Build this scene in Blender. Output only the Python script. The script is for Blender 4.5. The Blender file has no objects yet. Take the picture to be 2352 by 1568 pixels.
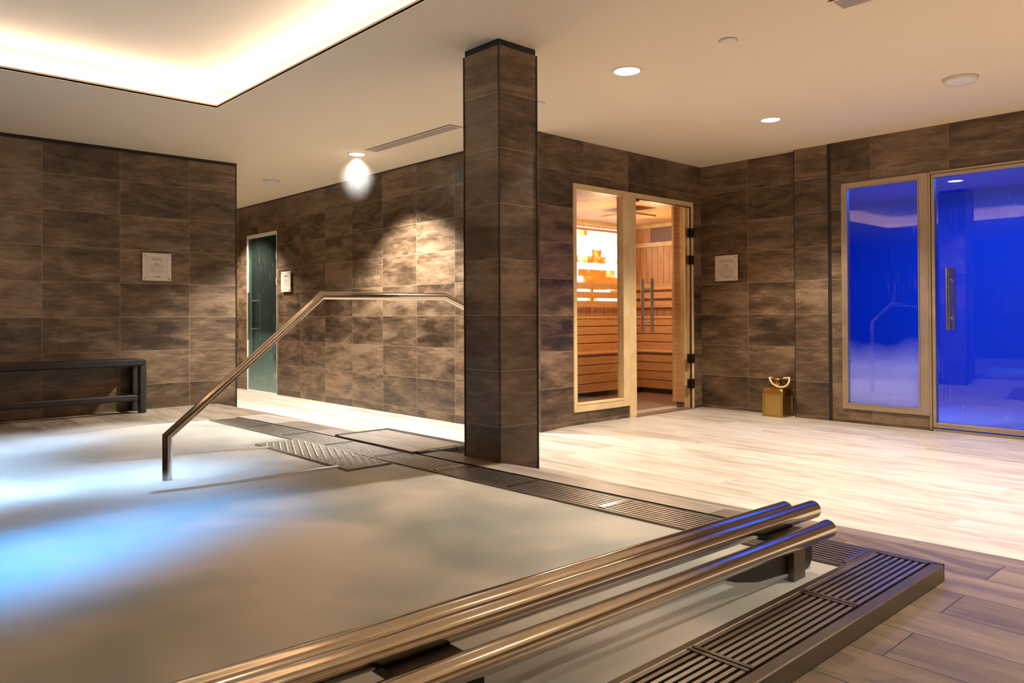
import bpy, math, random
from mathutils import Vector, Matrix, noise as mnoise
random.seed(7)
S = bpy.context.scene
COL = S.collection

# ------------------------------------------------------------------ camera
ZC = 0.98                      # eye height above the low floor
def build_camera():
    yaw, pit, rol = math.radians(47.435123), math.radians(0.506465), math.radians(-0.269623)
    f = Vector((math.cos(yaw)*math.cos(pit), math.sin(yaw)*math.cos(pit), math.sin(pit)))
    r = Vector((math.sin(yaw), -math.cos(yaw), 0)); u = r.cross(f)
    r2 = math.cos(rol)*r + math.sin(rol)*u
    u2 = -math.sin(rol)*r + math.cos(rol)*u
    cam = bpy.data.cameras.new('camera'); o = bpy.data.objects.new('camera', cam); COL.objects.link(o)
    cam.sensor_width = 36.0; cam.sensor_fit = 'HORIZONTAL'; cam.lens = 1763.0957/2352*36
    cam.shift_y = -(784-709.99)/2352
    cam.clip_start = 0.02; cam.clip_end = 100
    m = Matrix((r2, u2, -f)).transposed().to_4x4(); m.translation = (0, 0, ZC)
    o.matrix_world = m
    S.camera = o
build_camera()

# ------------------------------------------------------------------ world + exposure
W = bpy.data.worlds.new('world'); S.world = W; W.use_nodes = True
W.node_tree.nodes['Background'].inputs[0].default_value = (0.02, 0.018, 0.015, 1)
W.node_tree.nodes['Background'].inputs[1].default_value = 1.0
S.view_settings.view_transform = 'Standard'; S.view_settings.look = 'None'
S.view_settings.gamma = 1.0; S.view_settings.use_curve_mapping = False
S.view_settings.exposure = 0.0
S.cycles.use_denoising = True
S.cycles.max_bounces = 10; S.cycles.diffuse_bounces = 5; S.cycles.glossy_bounces = 4
S.cycles.transparent_max_bounces = 12; S.cycles.transmission_bounces = 6
S.cycles.volume_bounces = 1
S.cycles.sample_clamp_indirect = 6.0
S.cycles.caustics_reflective = False; S.cycles.caustics_refractive = False

WARM = (1.0, 0.86, 0.685)
DOWN_W, COVE_E = 165.0, 44.0

# ------------------------------------------------------------------ mesh helpers
class MB:
    def __init__(s): s.v = []; s.f = []; s.uv = []; s.m = []; s.sm = []
    def face(s, pts, uv=None, mi=0, smooth=False):
        b = len(s.v); s.v += [tuple(p) for p in pts]; s.f.append(tuple(range(b, b+len(pts))))
        s.uv.append(uv or [(0, 0)]*len(pts)); s.m.append(mi); s.sm.append(smooth)
    def grid(s, rows, closed=False, smooth=True, mi=0, cap=False):
        b = len(s.v); n = len(rows[0])
        for r in rows: s.v += [tuple(p) for p in r]
        for i in range(len(rows)-1):
            for j in range(n if closed else n-1):
                k = (j+1) % n
                s.f.append((b+i*n+j, b+i*n+k, b+(i+1)*n+k, b+(i+1)*n+j)); s.uv.append([(0, 0)]*4); s.m.append(mi); s.sm.append(smooth)
        if cap:
            s.face(list(reversed(rows[0])), mi=mi); s.face(rows[-1], mi=mi)
    def box(s, x0, x1, y0, y1, z0, z1, uo=(0, 0), vo=0.985, mi=0, skip=''):
        if x0 > x1: x0, x1 = x1, x0
        if y0 > y1: y0, y1 = y1, y0
        if z0 > z1: z0, z1 = z1, z0
        xo, yo = uo
        def fx(x, rev):
            p = [(x, y0, z0), (x, y1, z0), (x, y1, z1), (x, y0, z1)]
            if rev: p.reverse()
            s.face(p, [(q[1]-yo, q[2]-vo) for q in p], mi)
        def fy(y, rev):
            p = [(x0, y, z0), (x1, y, z0), (x1, y, z1), (x0, y, z1)]
            if rev: p.reverse()
            s.face(p, [(q[0]-xo, q[2]-vo) for q in p], mi)
        def fz(z, rev):
            p = [(x0, y0, z), (x1, y0, z), (x1, y1, z), (x0, y1, z)]
            if rev: p.reverse()
            s.face(p, [(q[0]-xo, q[1]-yo) for q in p], mi)
        fx(x1, False); fx(x0, True); fy(y0, False); fy(y1, True); fz(z1, False); fz(z0, True)
    def obox(s, o, ax, ay, az):
        """box from corner o along three edge vectors"""
        o, ax, ay, az = map(Vector, (o, ax, ay, az))
        c = [o, o+ax, o+ax+ay, o+ay, o+az, o+ax+az, o+ax+ay+az, o+ay+az]
        for q in ((0, 3, 2, 1), (4, 5, 6, 7), (0, 1, 5, 4), (1, 2, 6, 5), (2, 3, 7, 6), (3, 0, 4, 7)):
            s.face([c[i] for i in q])
    def rbox(s, x0, x1, y0, y1, z0, z1, b):
        """box with chamfered edges (8 x 3 verts)"""
        import itertools
        X, Y, Z = (x0, x1), (y0, y1), (z0, z1)
        P = {}
        for i, j, k in itertools.product((0, 1), repeat=3):
            sx, sy, sz = (1, -1)[i], (1, -1)[j], (1, -1)[k]
            P[i, j, k] = ((X[i], Y[j]+sy*b, Z[k]+sz*b), (X[i]+sx*b, Y[j], Z[k]+sz*b), (X[i]+sx*b, Y[j]+sy*b, Z[k]))
        cx, cy, cz = (x0+x1)/2, (y0+y1)/2, (z0+z1)/2
        def add(pts):
            a, bb, c = Vector(pts[0]), Vector(pts[1]), Vector(pts[2])
            n = (bb-a).cross(c-a); m = sum((Vector(p) for p in pts), Vector())/len(pts)-Vector((cx, cy, cz))
            s.face(pts if n.dot(m) > 0 else list(reversed(pts)))
        for i in (0, 1):
            add([P[i, 0, 0][0], P[i, 1, 0][0], P[i, 1, 1][0], P[i, 0, 1][0]])
            add([P[0, i, 0][1], P[1, i, 0][1], P[1, i, 1][1], P[0, i, 1][1]])
            add([P[0, 0, i][2], P[1, 0, i][2], P[1, 1, i][2], P[0, 1, i][2]])
        for i in (0, 1):
            for j in (0, 1):
                add([P[i, j, 0][0], P[i, j, 1][0], P[i, j, 1][1], P[i, j, 0][1]])
                add([P[i, 0, j][0], P[i, 1, j][0], P[i, 1, j][2], P[i, 0, j][2]])
                add([P[0, i, j][1], P[1, i, j][1], P[1, i, j][2], P[0, i, j][2]])
        for k in P: add(list(P[k]))
    def tube(s, pts, r, n=20, cap=True, closed=False, smooth=True):
        pts = [Vector(p) for p in pts]; N = len(pts); rows = []
        up = None
        for i, p in enumerate(pts):
            if closed: d0 = (p-pts[i-1]).normalized(); d1 = (pts[(i+1) % N]-p).normalized()
            else:
                d0 = (p-pts[i-1]).normalized() if i else (pts[1]-p).normalized()
                d1 = (pts[i+1]-p).normalized() if i < N-1 else d0
            t = (d0+d1).normalized()
            if up is None:
                up = Vector((0, 0, 1)) if abs(d0.z) < 0.9 else Vector((1, 0, 0))
                up = (up-d0*up.dot(d0)).normalized()
            else: up = (up-d0*up.dot(d0)).normalized()
            sd = d0.cross(up)
            rr = r[i] if isinstance(r, (list, tuple)) else r
            row = []
            for k in range(n):
                a = 2*math.pi*k/n; q = (up*math.cos(a)+sd*math.sin(a))*rr
                den = d0.dot(t)
                q = q - d0*(q.dot(t)/den)      # mitre onto the bisector plane
                row.append(p+q)
            rows.append(row)
            up = (up-d1*up.dot(d1)).normalized()
        if closed: rows.append(rows[0])
        s.grid(rows, closed=True, smooth=smooth, cap=cap and not closed)
    def lathe(s, prof, c, n=32, smooth=True):
        rows = [[(c[0]+r*math.cos(2*math.pi*k/n), c[1]+r*math.sin(2*math.pi*k/n), c[2]+z) for k in range(n)] for r, z in prof]
        s.grid(rows, closed=True, smooth=smooth)
    def disc(s, c, r, z, n=32, up=True, mi=0):
        p = [(c[0]+r*math.cos(2*math.pi*k/n), c[1]+r*math.sin(2*math.pi*k/n), z) for k in range(n)]
        s.face(p if up else list(reversed(p)), mi=mi)

def obj(name, mb, mat, parent=None, origin=None, weld=False):
    off = Vector(parent_world(parent)) if parent else Vector(origin or (0, 0, 0))
    me = bpy.data.meshes.new(name)
    me.from_pydata([tuple(Vector(p)-off) for p in mb.v], [], mb.f)
    uvl = me.uv_layers.new(name='UVMap')
    flat = [c for u in mb.uv for p in u for c in p]
    uvl.data.foreach_set('uv', flat)
    mats = mat if isinstance(mat, (list, tuple)) else [mat]
    for m in mats: me.materials.append(m)
    me.polygons.foreach_set('material_index', mb.m)
    me.polygons.foreach_set('use_smooth', mb.sm)
    me.update()
    o = bpy.data.objects.new(name, me); COL.objects.link(o)
    if parent: o.parent = parent
    else: o.location = off
    return o
def parent_world(p):
    v = Vector(p.location)
    while p.parent: p = p.parent; v += Vector(p.location)
    return v
def thing(name, label, cat, loc=(0, 0, 0), group=None):
    o = bpy.data.objects.new(name, None); COL.objects.link(o); o.location = loc
    o.empty_display_size = 0.1
    return tag(o, label, cat, group)
def tag(o, label, cat, group=None, kind=None):
    o['label'] = label; o['category'] = cat
    if group: o['group'] = group
    if kind: o['kind'] = kind
    return o
def struct(o): o['kind'] = 'structure'; return o
def empty_struct(name, loc):
    o = bpy.data.objects.new(name, None); COL.objects.link(o); o.location = loc; o.empty_display_size = 0.1
    return struct(o)
def bevel(o, w=0.004, seg=2):
    m = o.modifiers.new('bevel', 'BEVEL'); m.width = w; m.segments = seg; m.limit_method = 'ANGLE'
    w2 = o.modifiers.new('weld', 'WELD'); w2.merge_threshold = 0.0001
    while o.modifiers.find('weld') > 0: o.modifiers.move(o.modifiers.find('weld'), 0)
    return o
def dup(root, loc, label, group=None):
    c = root.copy(); COL.objects.link(c); c.location = loc; c['label'] = label
    if group: c['group'] = group
    for ch in list(root.children):
        d = ch.copy(); COL.objects.link(d); d.parent = c
        for g in list(ch.children):
            e = g.copy(); COL.objects.link(e); e.parent = d
    return c

# ------------------------------------------------------------------ material helpers
class NT:
    def __init__(s, name):
        s.mat = bpy.data.materials.new(name); s.mat.use_nodes = True; s.t = s.mat.node_tree
        s.t.nodes.clear(); s.out = s.n('ShaderNodeOutputMaterial')
    def n(s, typ, ins=None, **props):
        nd = s.t.nodes.new(typ)
        for k, v in props.items(): setattr(nd, k, v)
        for k, v in (ins or {}).items(): s.set(nd, k, v)
        return nd
    def set(s, nd, k, v):
        i = nd.inputs[k]
        if isinstance(v, bpy.types.NodeSocket): s.t.links.new(v, i)
        elif isinstance(v, bpy.types.Node): s.t.links.new(v.outputs[0], i)
        else:
            if hasattr(i.default_value, '__len__') and len(i.default_value) == 4 and len(v) == 3: v = (*v, 1)
            i.default_value = v
    def surf(s, sh): s.t.links.new(sh if isinstance(sh, bpy.types.NodeSocket) else sh.outputs[0], s.out.inputs['Surface'])
    def vol(s, sh): s.t.links.new(sh.outputs[0], s.out.inputs['Volume'])
    def math(s, op, a, b=0.0, c=None, clamp=False):
        nd = s.n('ShaderNodeMath', operation=op, use_clamp=clamp); s.set(nd, 0, a); s.set(nd, 1, b)
        if c is not None: s.set(nd, 2, c)
        return nd.outputs[0]
    def mix(s, fac, a, b, blend='MIX'):
        nd = s.n('ShaderNodeMix', data_type='RGBA', blend_type=blend)
        s.set(nd, 0, fac); s.set(nd, 6, a); s.set(nd, 7, b); return nd.outputs[2]
    def ramp(s, fac, stops):
        nd = s.n('ShaderNodeValToRGB'); s.set(nd, 0, fac); e = nd.color_ramp.elements
        while len(e) < len(stops): e.new(0.5)
        for el, (p, c) in zip(e, stops): el.position = p; el.color = (*c, 1)
        return nd.outputs[0]
    def noise(s, vec, scale, detail=4, rough=0.55, dist=0.0):
        return s.n('ShaderNodeTexNoise', {'Vector': vec, 'Scale': scale, 'Detail': detail, 'Roughness': rough, 'Distortion': dist}).outputs[0]
    def vscale(s, vec, sc):
        return s.n('ShaderNodeVectorMath', {0: vec, 1: sc}, operation='MULTIPLY').outputs[0]
    def vadd(s, a, b):
        return s.n('ShaderNodeVectorMath', {0: a, 1: b}, operation='ADD').outputs[0]
    def thin(s):
        g = s.n('ShaderNodeNewGeometry')
        c = s.math('ABSOLUTE', s.n('ShaderNodeVectorMath', {0: g.outputs['Incoming'], 1: g.outputs['Normal']}, operation='DOT_PRODUCT').outputs['Value'])
        return s.math('ADD', 0.045, s.math('MULTIPLY', 0.95, s.math('POWER', s.math('SUBTRACT', 1.0, c), 5.0)), clamp=True)
    def bump(s, h, strength=0.3, dist=0.01):
        return s.n('ShaderNodeBump', {'Height': h, 'Strength': strength, 'Distance': dist}).outputs[0]
    def bsdf(s, color, rough=0.5, metal=0.0, normal=None, **kw):
        nd = s.n('ShaderNodeBsdfPrincipled', {'Base Color': color, 'Roughness': rough, 'Metallic': metal})
        if normal is not None: s.set(nd, 'Normal', normal)
        for k, v in kw.items(): s.set(nd, k.replace('_', ' '), v)
        return nd

def mat_plain(name, color, rough=0.5, metal=0.0, var=0.0, **kw):
    t = NT(name); c = (*color, 1)
    co = t.n('ShaderNodeTexCoord').outputs['Object']
    nz = t.noise(co, 14, 3)
    a = tuple(x*(1-var) for x in color); b = tuple(min(1, x*(1+var)) for x in color)
    t.surf(t.bsdf(t.mix(nz, (*a, 1), (*b, 1)), rough, metal, **kw)); return t.mat
def mat_emit(name, color, strength):
    t = NT(name); t.surf(t.n('ShaderNodeEmission', {'Color': color, 'Strength': strength})); return t.mat

def mat_tile(name='wall_tile', dark=(0.026, 0.0155, 0.0085), mid=(0.090, 0.055, 0.030), light=(0.225, 0.146, 0.087), grout=(0.30, 0.23, 0.16)):
    t = NT(name)
    uv = t.n('ShaderNodeUVMap').outputs[0]
    sep = t.n('ShaderNodeSeparateXYZ', {0: uv})
    cu = t.math('FLOOR', t.math('DIVIDE', sep.outputs[0], 0.6)); cv = t.math('FLOOR', t.math('DIVIDE', sep.outputs[1], 0.302))
    cell = t.n('ShaderNodeCombineXYZ', {0: cu, 1: cv})
    wn = t.n('ShaderNodeTexWhiteNoise', {'Vector': cell.outputs[0]}, noise_dimensions='3D')
    off = t.vscale(wn.outputs['Color'], (37, 53, 71))
    p = t.vadd(uv, off)
    n1 = t.noise(t.vscale(p, (1.6, 5.5, 1)), 1.6, 7, 0.62, 0.6)
    n2 = t.noise(t.vscale(p, (4, 20, 1)), 2.2, 5, 0.65)
    n3 = t.noise(t.vscale(p, (1, 1.3, 1)), 2.3, 2, 0.5)
    f = t.math('ADD', t.math('MULTIPLY', n1, 0.62), t.math('MULTIPLY', n2, 0.28))
    f = t.math('ADD', f, t.math('MULTIPLY', n3, 0.28))
    f = t.math('ADD', f, t.math('MULTIPLY', t.math('SUBTRACT', wn.outputs[0], 0.5), 0.13))
    col = t.ramp(f, [(0.43, dark), (0.56, mid), (0.72, light)])
    n4 = t.noise(t.vscale(p, (3.0, 5.0, 1)), 2.0, 8, 0.72, 0.35)          # worn paler patches with crisp edges
    wear = t.n('ShaderNodeMapRange', {0: n4, 1: 0.52, 2: 0.62, 3: 0.0, 4: 0.36}).outputs[0]
    col = t.mix(wear, col, t.ramp(n2, [(0.3, mid), (0.7, light)]))
    n5 = t.noise(t.vscale(p, (9, 22, 1)), 2.4, 6, 0.7, 0.5)               # dark pits and scratches, in clusters
    clus = t.n('ShaderNodeMapRange', {0: n3, 1: 0.48, 2: 0.62, 3: 0.0, 4: 1.0}).outputs[0]
    pit = t.math('MULTIPLY', t.n('ShaderNodeMapRange', {0: n5, 1: 0.60, 2: 0.68, 3: 0.0, 4: 0.7}).outputs[0], clus)
    col = t.mix(pit, col, (*dark, 1))
    br = t.n('ShaderNodeTexBrick', {'Vector': uv, 'Scale': 1.0, 'Mortar Size': 0.0014, 'Mortar Smooth': 0.1, 'Brick Width': 0.6, 'Row Height': 0.302}, offset=0.0, squash=1.0)
    m = br.outputs['Fac']
    c2 = t.mix(m, col, (*grout, 1))
    rg = t.math('ADD', 0.30, t.math('MULTIPLY', n1, 0.22))
    h = t.math('SUBTRACT', t.math('MULTIPLY', n2, 0.25), m)
    t.surf(t.bsdf(c2, rg, 0.0, t.bump(h, 0.25, 0.004), Specular_IOR_Level=0.6)); return t.mat

def mat_plank(name, dark, mid, light, grout, rough=0.4, w=0.2, l=1.2, contrast=1.0):
    t = NT(name)
    co = t.n('ShaderNodeTexCoord').outputs['Object']
    sep = t.n('ShaderNodeSeparateXYZ', {0: co})
    v = t.n('ShaderNodeCombineXYZ', {0: t.math('ADD', sep.outputs[1], 20.37), 1: t.math('ADD', sep.outputs[0], 20.04)}).outputs[0]
    sv = t.n('ShaderNodeSeparateXYZ', {0: v})
    row = t.math('FLOOR', t.math('DIVIDE', sv.outputs[1], w))
    rr = t.n('ShaderNodeTexWhiteNoise', {'W': row}, noise_dimensions='1D').outputs[0]
    br = t.n('ShaderNodeTexBrick', {'Vector': v, 'Scale': 1.0, 'Mortar Size': 0.0020, 'Mortar Smooth': 0.2, 'Brick Width': l, 'Row Height': w, 'Color1': (0, 0, 0), 'Color2': (1, 1, 1)}, offset=0.37, offset_frequency=2, squash=1.0)
    m = br.outputs['Fac']; tint = t.n('ShaderNodeSeparateColor', {0: br.outputs['Color']}).outputs[0]
    p = t.vadd(v, t.n('ShaderNodeCombineXYZ', {0: t.math('MULTIPLY', rr, 31.0), 1: t.math('MULTIPLY', tint, 17.0)}).outputs[0])
    n1 = t.noise(t.vscale(p, (1.5, 9, 1)), 1.5, 6, 0.6, 0.5)
    n2 = t.noise(t.vscale(p, (6, 70, 1)), 1.6, 4, 0.6)
    f = t.math('ADD', t.math('MULTIPLY', n1, 0.7), t.math('MULTIPLY', n2, 0.22))
    f = t.math('ADD', f, t.math('MULTIPLY', tint, 0.16*contrast))
    col = t.ramp(f, [(0.36, dark), (0.54, mid), (0.72, light)])
    c2 = t.mix(m, col, (*grout, 1))
    h = t.math('SUBTRACT', t.math('MULTIPLY', n2, 0.3), m)
    t.surf(t.bsdf(c2, t.math('ADD', rough-0.08, t.math('MULTIPLY', n1, 0.18)), 0, t.bump(h, 0.2, 0.004))); return t.mat

def mat_steel(name, color=(0.56, 0.50, 0.43), rough=0.18, axis=(60, 2, 2), bump=0.02):
    t = NT(name); co = t.n('ShaderNodeTexCoord').outputs['Object']
    n = t.noise(t.vscale(co, axis), 3, 4, 0.6); n2 = t.noise(co, 9, 4, 0.6)
    r = t.math('ADD', rough*0.75, t.math('MULTIPLY', n2, rough*0.5))
    t.surf(t.bsdf(t.mix(n2, tuple(c*0.85 for c in color)+(1,), tuple(min(1, c*1.1) for c in color)+(1,)), r, 1.0, t.bump(n, bump, 0.002))); return t.mat

def mat_wood(name, a, b, scale=1.0, rough=0.5, axis=(1.5, 1.5, 26), board=None):
    t = NT(name); co = t.n('ShaderNodeTexCoord').outputs['Object']
    info = t.n('ShaderNodeObjectInfo')
    p = t.vadd(co, t.vscale(info.outputs['Random'], (9, 7, 5)))
    n = t.noise(t.vscale(p, axis), 2.2*scale, 5, 0.6, 0.8)
    f = n
    t.surf(t.bsdf(t.ramp(f, [(0.3, a), (0.7, b)]), rough)); return t.mat

def mat_glass(name, tint=(1, 1, 1), refl=1.0):
    t = NT(name)
    fr = t.thin()
    tr = t.n('ShaderNodeBsdfTransparent', {'Color': tint}); gl = t.n('ShaderNodeBsdfGlossy', {'Color': (1, 1, 1), 'Roughness': 0.0})
    mx = t.n('ShaderNodeMixShader', {0: t.math('MULTIPLY', fr, refl, clamp=True), 1: tr.outputs[0], 2: gl.outputs[0]})
    t.surf(mx); return t.mat

def mat_steam_glass(name, tint, low, high, base, col, amount=0.6, streak=0.35):
    """clear pane with condensation: heavier near its foot and in vertical runs"""
    t = NT(name)
    co = t.n('ShaderNodeTexCoord').outputs['Object']; z = t.n('ShaderNodeSeparateXYZ', {0: co}).outputs[2]
    blot = t.noise(co, 2.0, 4, 0.5)
    zz = t.math('ADD', z, t.math('MULTIPLY', t.math('SUBTRACT', blot, 0.5), 0.35))
    foot = t.n('ShaderNodeMapRange', {0: zz, 1: high, 2: low, 3: 0.0, 4: amount}).outputs[0]
    run = t.noise(t.vscale(co, (26, 26, 1.6)), 2.0, 4, 0.6)
    msk = t.noise(t.vscale(co, (2, 2, 1)), 2.0, 2, 0.5)
    run = t.n('ShaderNodeMapRange', {0: run, 1: 0.60, 2: 0.74, 3: 0.0, 4: streak}).outputs[0]
    run = t.math('MULTIPLY', run, t.n('ShaderNodeMapRange', {0: msk, 1: 0.45, 2: 0.62, 3: 0.0, 4: 1.0}).outputs[0])
    fac = t.math('ADD', t.math('ADD', foot, run), base, clamp=True)
    tr = t.n('ShaderNodeBsdfTransparent', {'Color': tint})
    tl = t.n('ShaderNodeBsdfTranslucent', {'Color': col}); df = t.n('ShaderNodeBsdfDiffuse', {'Color': col})
    fog = t.n('ShaderNodeMixShader', {0: 0.3, 1: tl.outputs[0], 2: df.outputs[0]})
    inner = t.n('ShaderNodeMixShader', {0: fac, 1: tr.outputs[0], 2: fog.outputs[0]})
    fr = t.thin(); gl = t.n('ShaderNodeBsdfGlossy', {'Color': (1, 1, 1), 'Roughness': 0.0})
    t.surf(t.n('ShaderNodeMixShader', {0: fr, 1: inner.outputs[0], 2: gl.outputs[0]})); return t.mat

M = {}
M['tile'] = mat_tile()
M['ceil'] = mat_plain('ceiling_paint', (0.80, 0.69, 0.52), 0.75, var=0.01)
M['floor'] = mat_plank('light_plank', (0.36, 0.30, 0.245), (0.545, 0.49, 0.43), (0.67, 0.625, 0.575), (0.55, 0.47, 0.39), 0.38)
M['ramp'] = mat_plank('sheen_plank', (0.28, 0.245, 0.21), (0.40, 0.355, 0.305), (0.50, 0.45, 0.39), (0.32, 0.27, 0.21), 0.34)  # brown planks made paler: downlight sheen and puddle reflection put into the colour
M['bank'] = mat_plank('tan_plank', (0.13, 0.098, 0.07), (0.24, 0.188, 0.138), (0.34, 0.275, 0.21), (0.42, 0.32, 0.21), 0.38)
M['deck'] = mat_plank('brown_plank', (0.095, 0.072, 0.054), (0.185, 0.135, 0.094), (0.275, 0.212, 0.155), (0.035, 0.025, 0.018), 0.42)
M['black'] = mat_plain('black_trim', (0.012, 0.010, 0.009), 0.4)
M['steel'] = mat_steel('polished_steel', (0.60, 0.53, 0.44), 0.17)
M['rail'] = mat_steel('rail_steel', (0.58, 0.50, 0.42), 0.16, bump=0.01)
M['rim'] = mat_steel('rim_steel', (0.20, 0.17, 0.14), 0.40, axis=(45, 45, 1.5), bump=0.35)
M['grate'] = mat_plain('grate_steel', (0.44, 0.40, 0.36), 0.33, 1.0, var=0.06)
M['alu'] = mat_steel('brushed_frame', (0.52, 0.42, 0.31), 0.42, axis=(3, 90, 1))
M['chrome'] = mat_plain('chrome', (0.7, 0.68, 0.66), 0.2, 1.0)
M['dark_metal'] = mat_plain('dark_metal', (0.06, 0.055, 0.05), 0.35, 1.0)
M['pine'] = mat_wood('pine', (0.62, 0.44, 0.21), (0.78, 0.60, 0.34), axis=(2, 2, 2))
M['cedar'] = mat_wood('cedar', (0.42, 0.21, 0.09), (0.64, 0.37, 0.18), axis=(14, 14, 1.2))
M['slat'] = mat_wood('slat_wood', (0.50, 0.27, 0.11), (0.70, 0.42, 0.19), axis=(1.2, 1.2, 20))
M['glass'] = mat_glass('clear_glass')
M['white'] = mat_plain('white_plastic', (0.75, 0.72, 0.68), 0.5)
M['sign'] = mat_plain('sign_plate', (0.66, 0.60, 0.51), 0.35)
M['ink'] = mat_plain('sign_ink', (0.12, 0.095, 0.07), 0.6)
M['lamp'] = mat_emit('lamp_face', (1, 0.93, 0.82), 18)
M['lamp_cool'] = mat_emit('lamp_face_cool', (0.86, 0.92, 1.0), 3.0)
M['strip'] = mat_emit('led_strip', (1.0, 0.83, 0.71), COVE_E)
M['blackhole'] = mat_plain('vent_dark', (0.05, 0.042, 0.034), 0.7)
M['vent'] = mat_plain('vent_paint', (0.50, 0.44, 0.35), 0.5)
M['mosaic'] = None
M['sauna_floor'] = mat_plain('sauna_floor_tile', (0.20, 0.12, 0.085), 0.5, var=0.1)

H = 2.48                      # ceiling
Z = lambda c: c + ZC          # camera-relative height to world

# ------------------------------------------------------------------ the setting
def edge_x(y): return 2.548 + (5.03-y)*0.0246          # outer edge of the pool's long side
def smooth(a, b, x):
    t = max(0, min(1, (x-a)/(b-a))); return t*t*(3-2*t)
def floor_z(x, y):
    low = 0.0 + 0.05*smooth(4.1, 4.8, x)*(1-smooth(4.6, 5.4, y)) + 0.025*(1-smooth(4.3, 5.2, y))*(1-smooth(4.1, 4.8, x))
    if y > 5.95: top = Z(-0.822)
    elif y > 0.87: top = Z(-0.845) + 0.060*min(1, (y-0.87)/0.7)
    else: top = Z(-0.845)
    foot = Z(-0.785) - 0.256*(x-2.742)
    return max(low, min(top, foot))
def foot_x(y): return 3.27 + max(0, min(1, (5.4-y)/4.5))*0.2
def build_floor():
    mb = MB()
    def patch(xs, ys, mi):
        for i in range(len(xs)-1):
            for j in range(len(ys)-1):
                p = []
                for a, b in ((i, j), (i+1, j), (i+1, j+1), (i, j+1)):
                    x, y = xs[a](ys[b]) if callable(xs[a]) else xs[a], ys[b]
                    p.append((x, y, floor_z(x, y-1e-4 if b == j+1 else y+1e-4)))
                mb.face(p, mi=mi)
    fr = lambda a, b, n: [a+(b-a)*i/n for i in range(n+1)]
    kx = lambda k: (lambda y, k=k: edge_x(y) + (foot_x(y)-edge_x(y))*k)
    inner = [(lambda y, k=k: edge_x(y) + (2.99-edge_x(y))*k/6) for k in range(7)]
    outer = [(lambda y, k=k: 2.99 + (foot_x(y)-2.99)*k/6) for k in range(7)]
    for y0, y1, n, mi, mo in ((0.87, 1.72, 6, 1, 1), (1.72, 2.6, 5, 2, 1), (2.6, 3.05, 3, 2, 2), (3.05, 3.42, 2, 1, 2), (3.42, 5.38, 10, 1, 0), (5.38, 5.95, 3, 2, 0)):  # choice of planks paints the column's shadow and the lamp sheen
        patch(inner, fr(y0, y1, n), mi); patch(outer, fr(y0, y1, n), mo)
    lights = [lambda y: foot_x(y)] + fr(3.6, 4.8, 12) + [5.5, 6.6, 9.0]
    patch(lights, fr(-3, 0.6, 4) + fr(0.9, 12.5, 58), 0)
    # near deck (the pool's slab overhangs it) and far deck by the bench
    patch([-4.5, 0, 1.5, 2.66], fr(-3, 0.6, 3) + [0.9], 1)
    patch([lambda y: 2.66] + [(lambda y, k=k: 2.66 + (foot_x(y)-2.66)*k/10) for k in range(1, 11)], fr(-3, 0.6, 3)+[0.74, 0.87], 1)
    patch([-4.5, -2, 0, 1, 2.037], fr(5.95, 7.33, 6), 1); patch([2.037, 2.5, 2.7, 2.8, 2.9, 3.0, 3.1, 3.27], fr(5.95, 7.33, 6), 3)  # one deck in two tones: dim left end brown, lit right end tan
    patch([2.9, 3.0, 3.085, 3.27], fr(7.33, 12.5, 6), 0)
    struct(obj('floor', mb, [M['floor'], M['deck'], M['ramp'], M['bank']]))
    d = MB(); d.box(-4.5, -1.8, 0.9, 5.95, 0.1, Z(-0.80)); struct(obj('trim_8', d, M['deck']))
build_floor()

CX0, CX1, CY0, CY1 = -0.77, 2.155, 0.95, 5.46        # opening of the light cove
def build_ceiling():
    mb = MB(); x0, x1, y0, y1 = -4.5, 9.2, -3.0, 12.5
    t = 0.010
    for a, b, c, d in ((x0, CX0, y0, y1), (CX1, x1, y0, y1), (CX0, CX1, y0, CY0), (CX0, CX1, CY1, y1)):
        mb.box(a, b, c, d, H, H+t)
    e, up = 0.17, 0.19                                # ledge depth, recess height
    X0, X1, Y0, Y1 = CX0-e, CX1+e, CY0-e, CY1+e
    mb.box(X0-.05, X1+.05, Y0-.05, Y1+.05, H+up, H+up+.05)
    mb.box(X0-.05, X0, Y0-.05, Y1+.05, H+t, H+up); mb.box(X1, X1+.05, Y0-.05, Y1+.05, H+t, H+up)
    mb.box(X0, X1, Y0-.05, Y0, H+t, H+up); mb.box(X0, X1, Y1, Y1+.05, H+t, H+up)
    # upstand lip and bead round the opening
    l = 0.012
    for a, b, c, d in ((CX0-l, CX0, CY0-l, CY1+l), (CX1, CX1+l, CY0-l, CY1+l), (CX0, CX1, CY0-l, CY0), (CX0, CX1, CY1, CY1+l)):
        mb.box(a, b, c, d, H-0.003, H+0.022)
    struct(obj('ceiling', mb, M['ceil']))
    root = thing('cove_light', 'warm white light strip glowing round the recessed ceiling above the pool', 'light', (CX1, CY1, H+0.05))
    for a, b, c, d in ((CX0-.10, CX1+.10, CY1+.085, CY1+.10), (CX1+.085, CX1+.10, CY0-.1, CY1+.085), (CX0-.10, CX0-.085, CY0-.1, CY1+.085), (CX0-.085, CX1+.085, CY0-.10, CY0-.085)):
        s = MB(); s.box(a, b, c, d, H+t+0.002, H+t+0.02); obj('led_strip', s, M['strip'], root)
build_ceiling()

def wall(name, boxes, uo):
    mb = MB()
    for b in boxes: mb.box(*b[:6], uo=b[6] if len(b) > 6 else uo)
    return struct(obj(name, mb, M['tile']))
# left wall (behind the bench), with its end face in the corridor
wall('wall_left', [(-4.5, 3.085, 7.333, 7.53, -0.05, H)], (2.636, 7.333))
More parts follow.
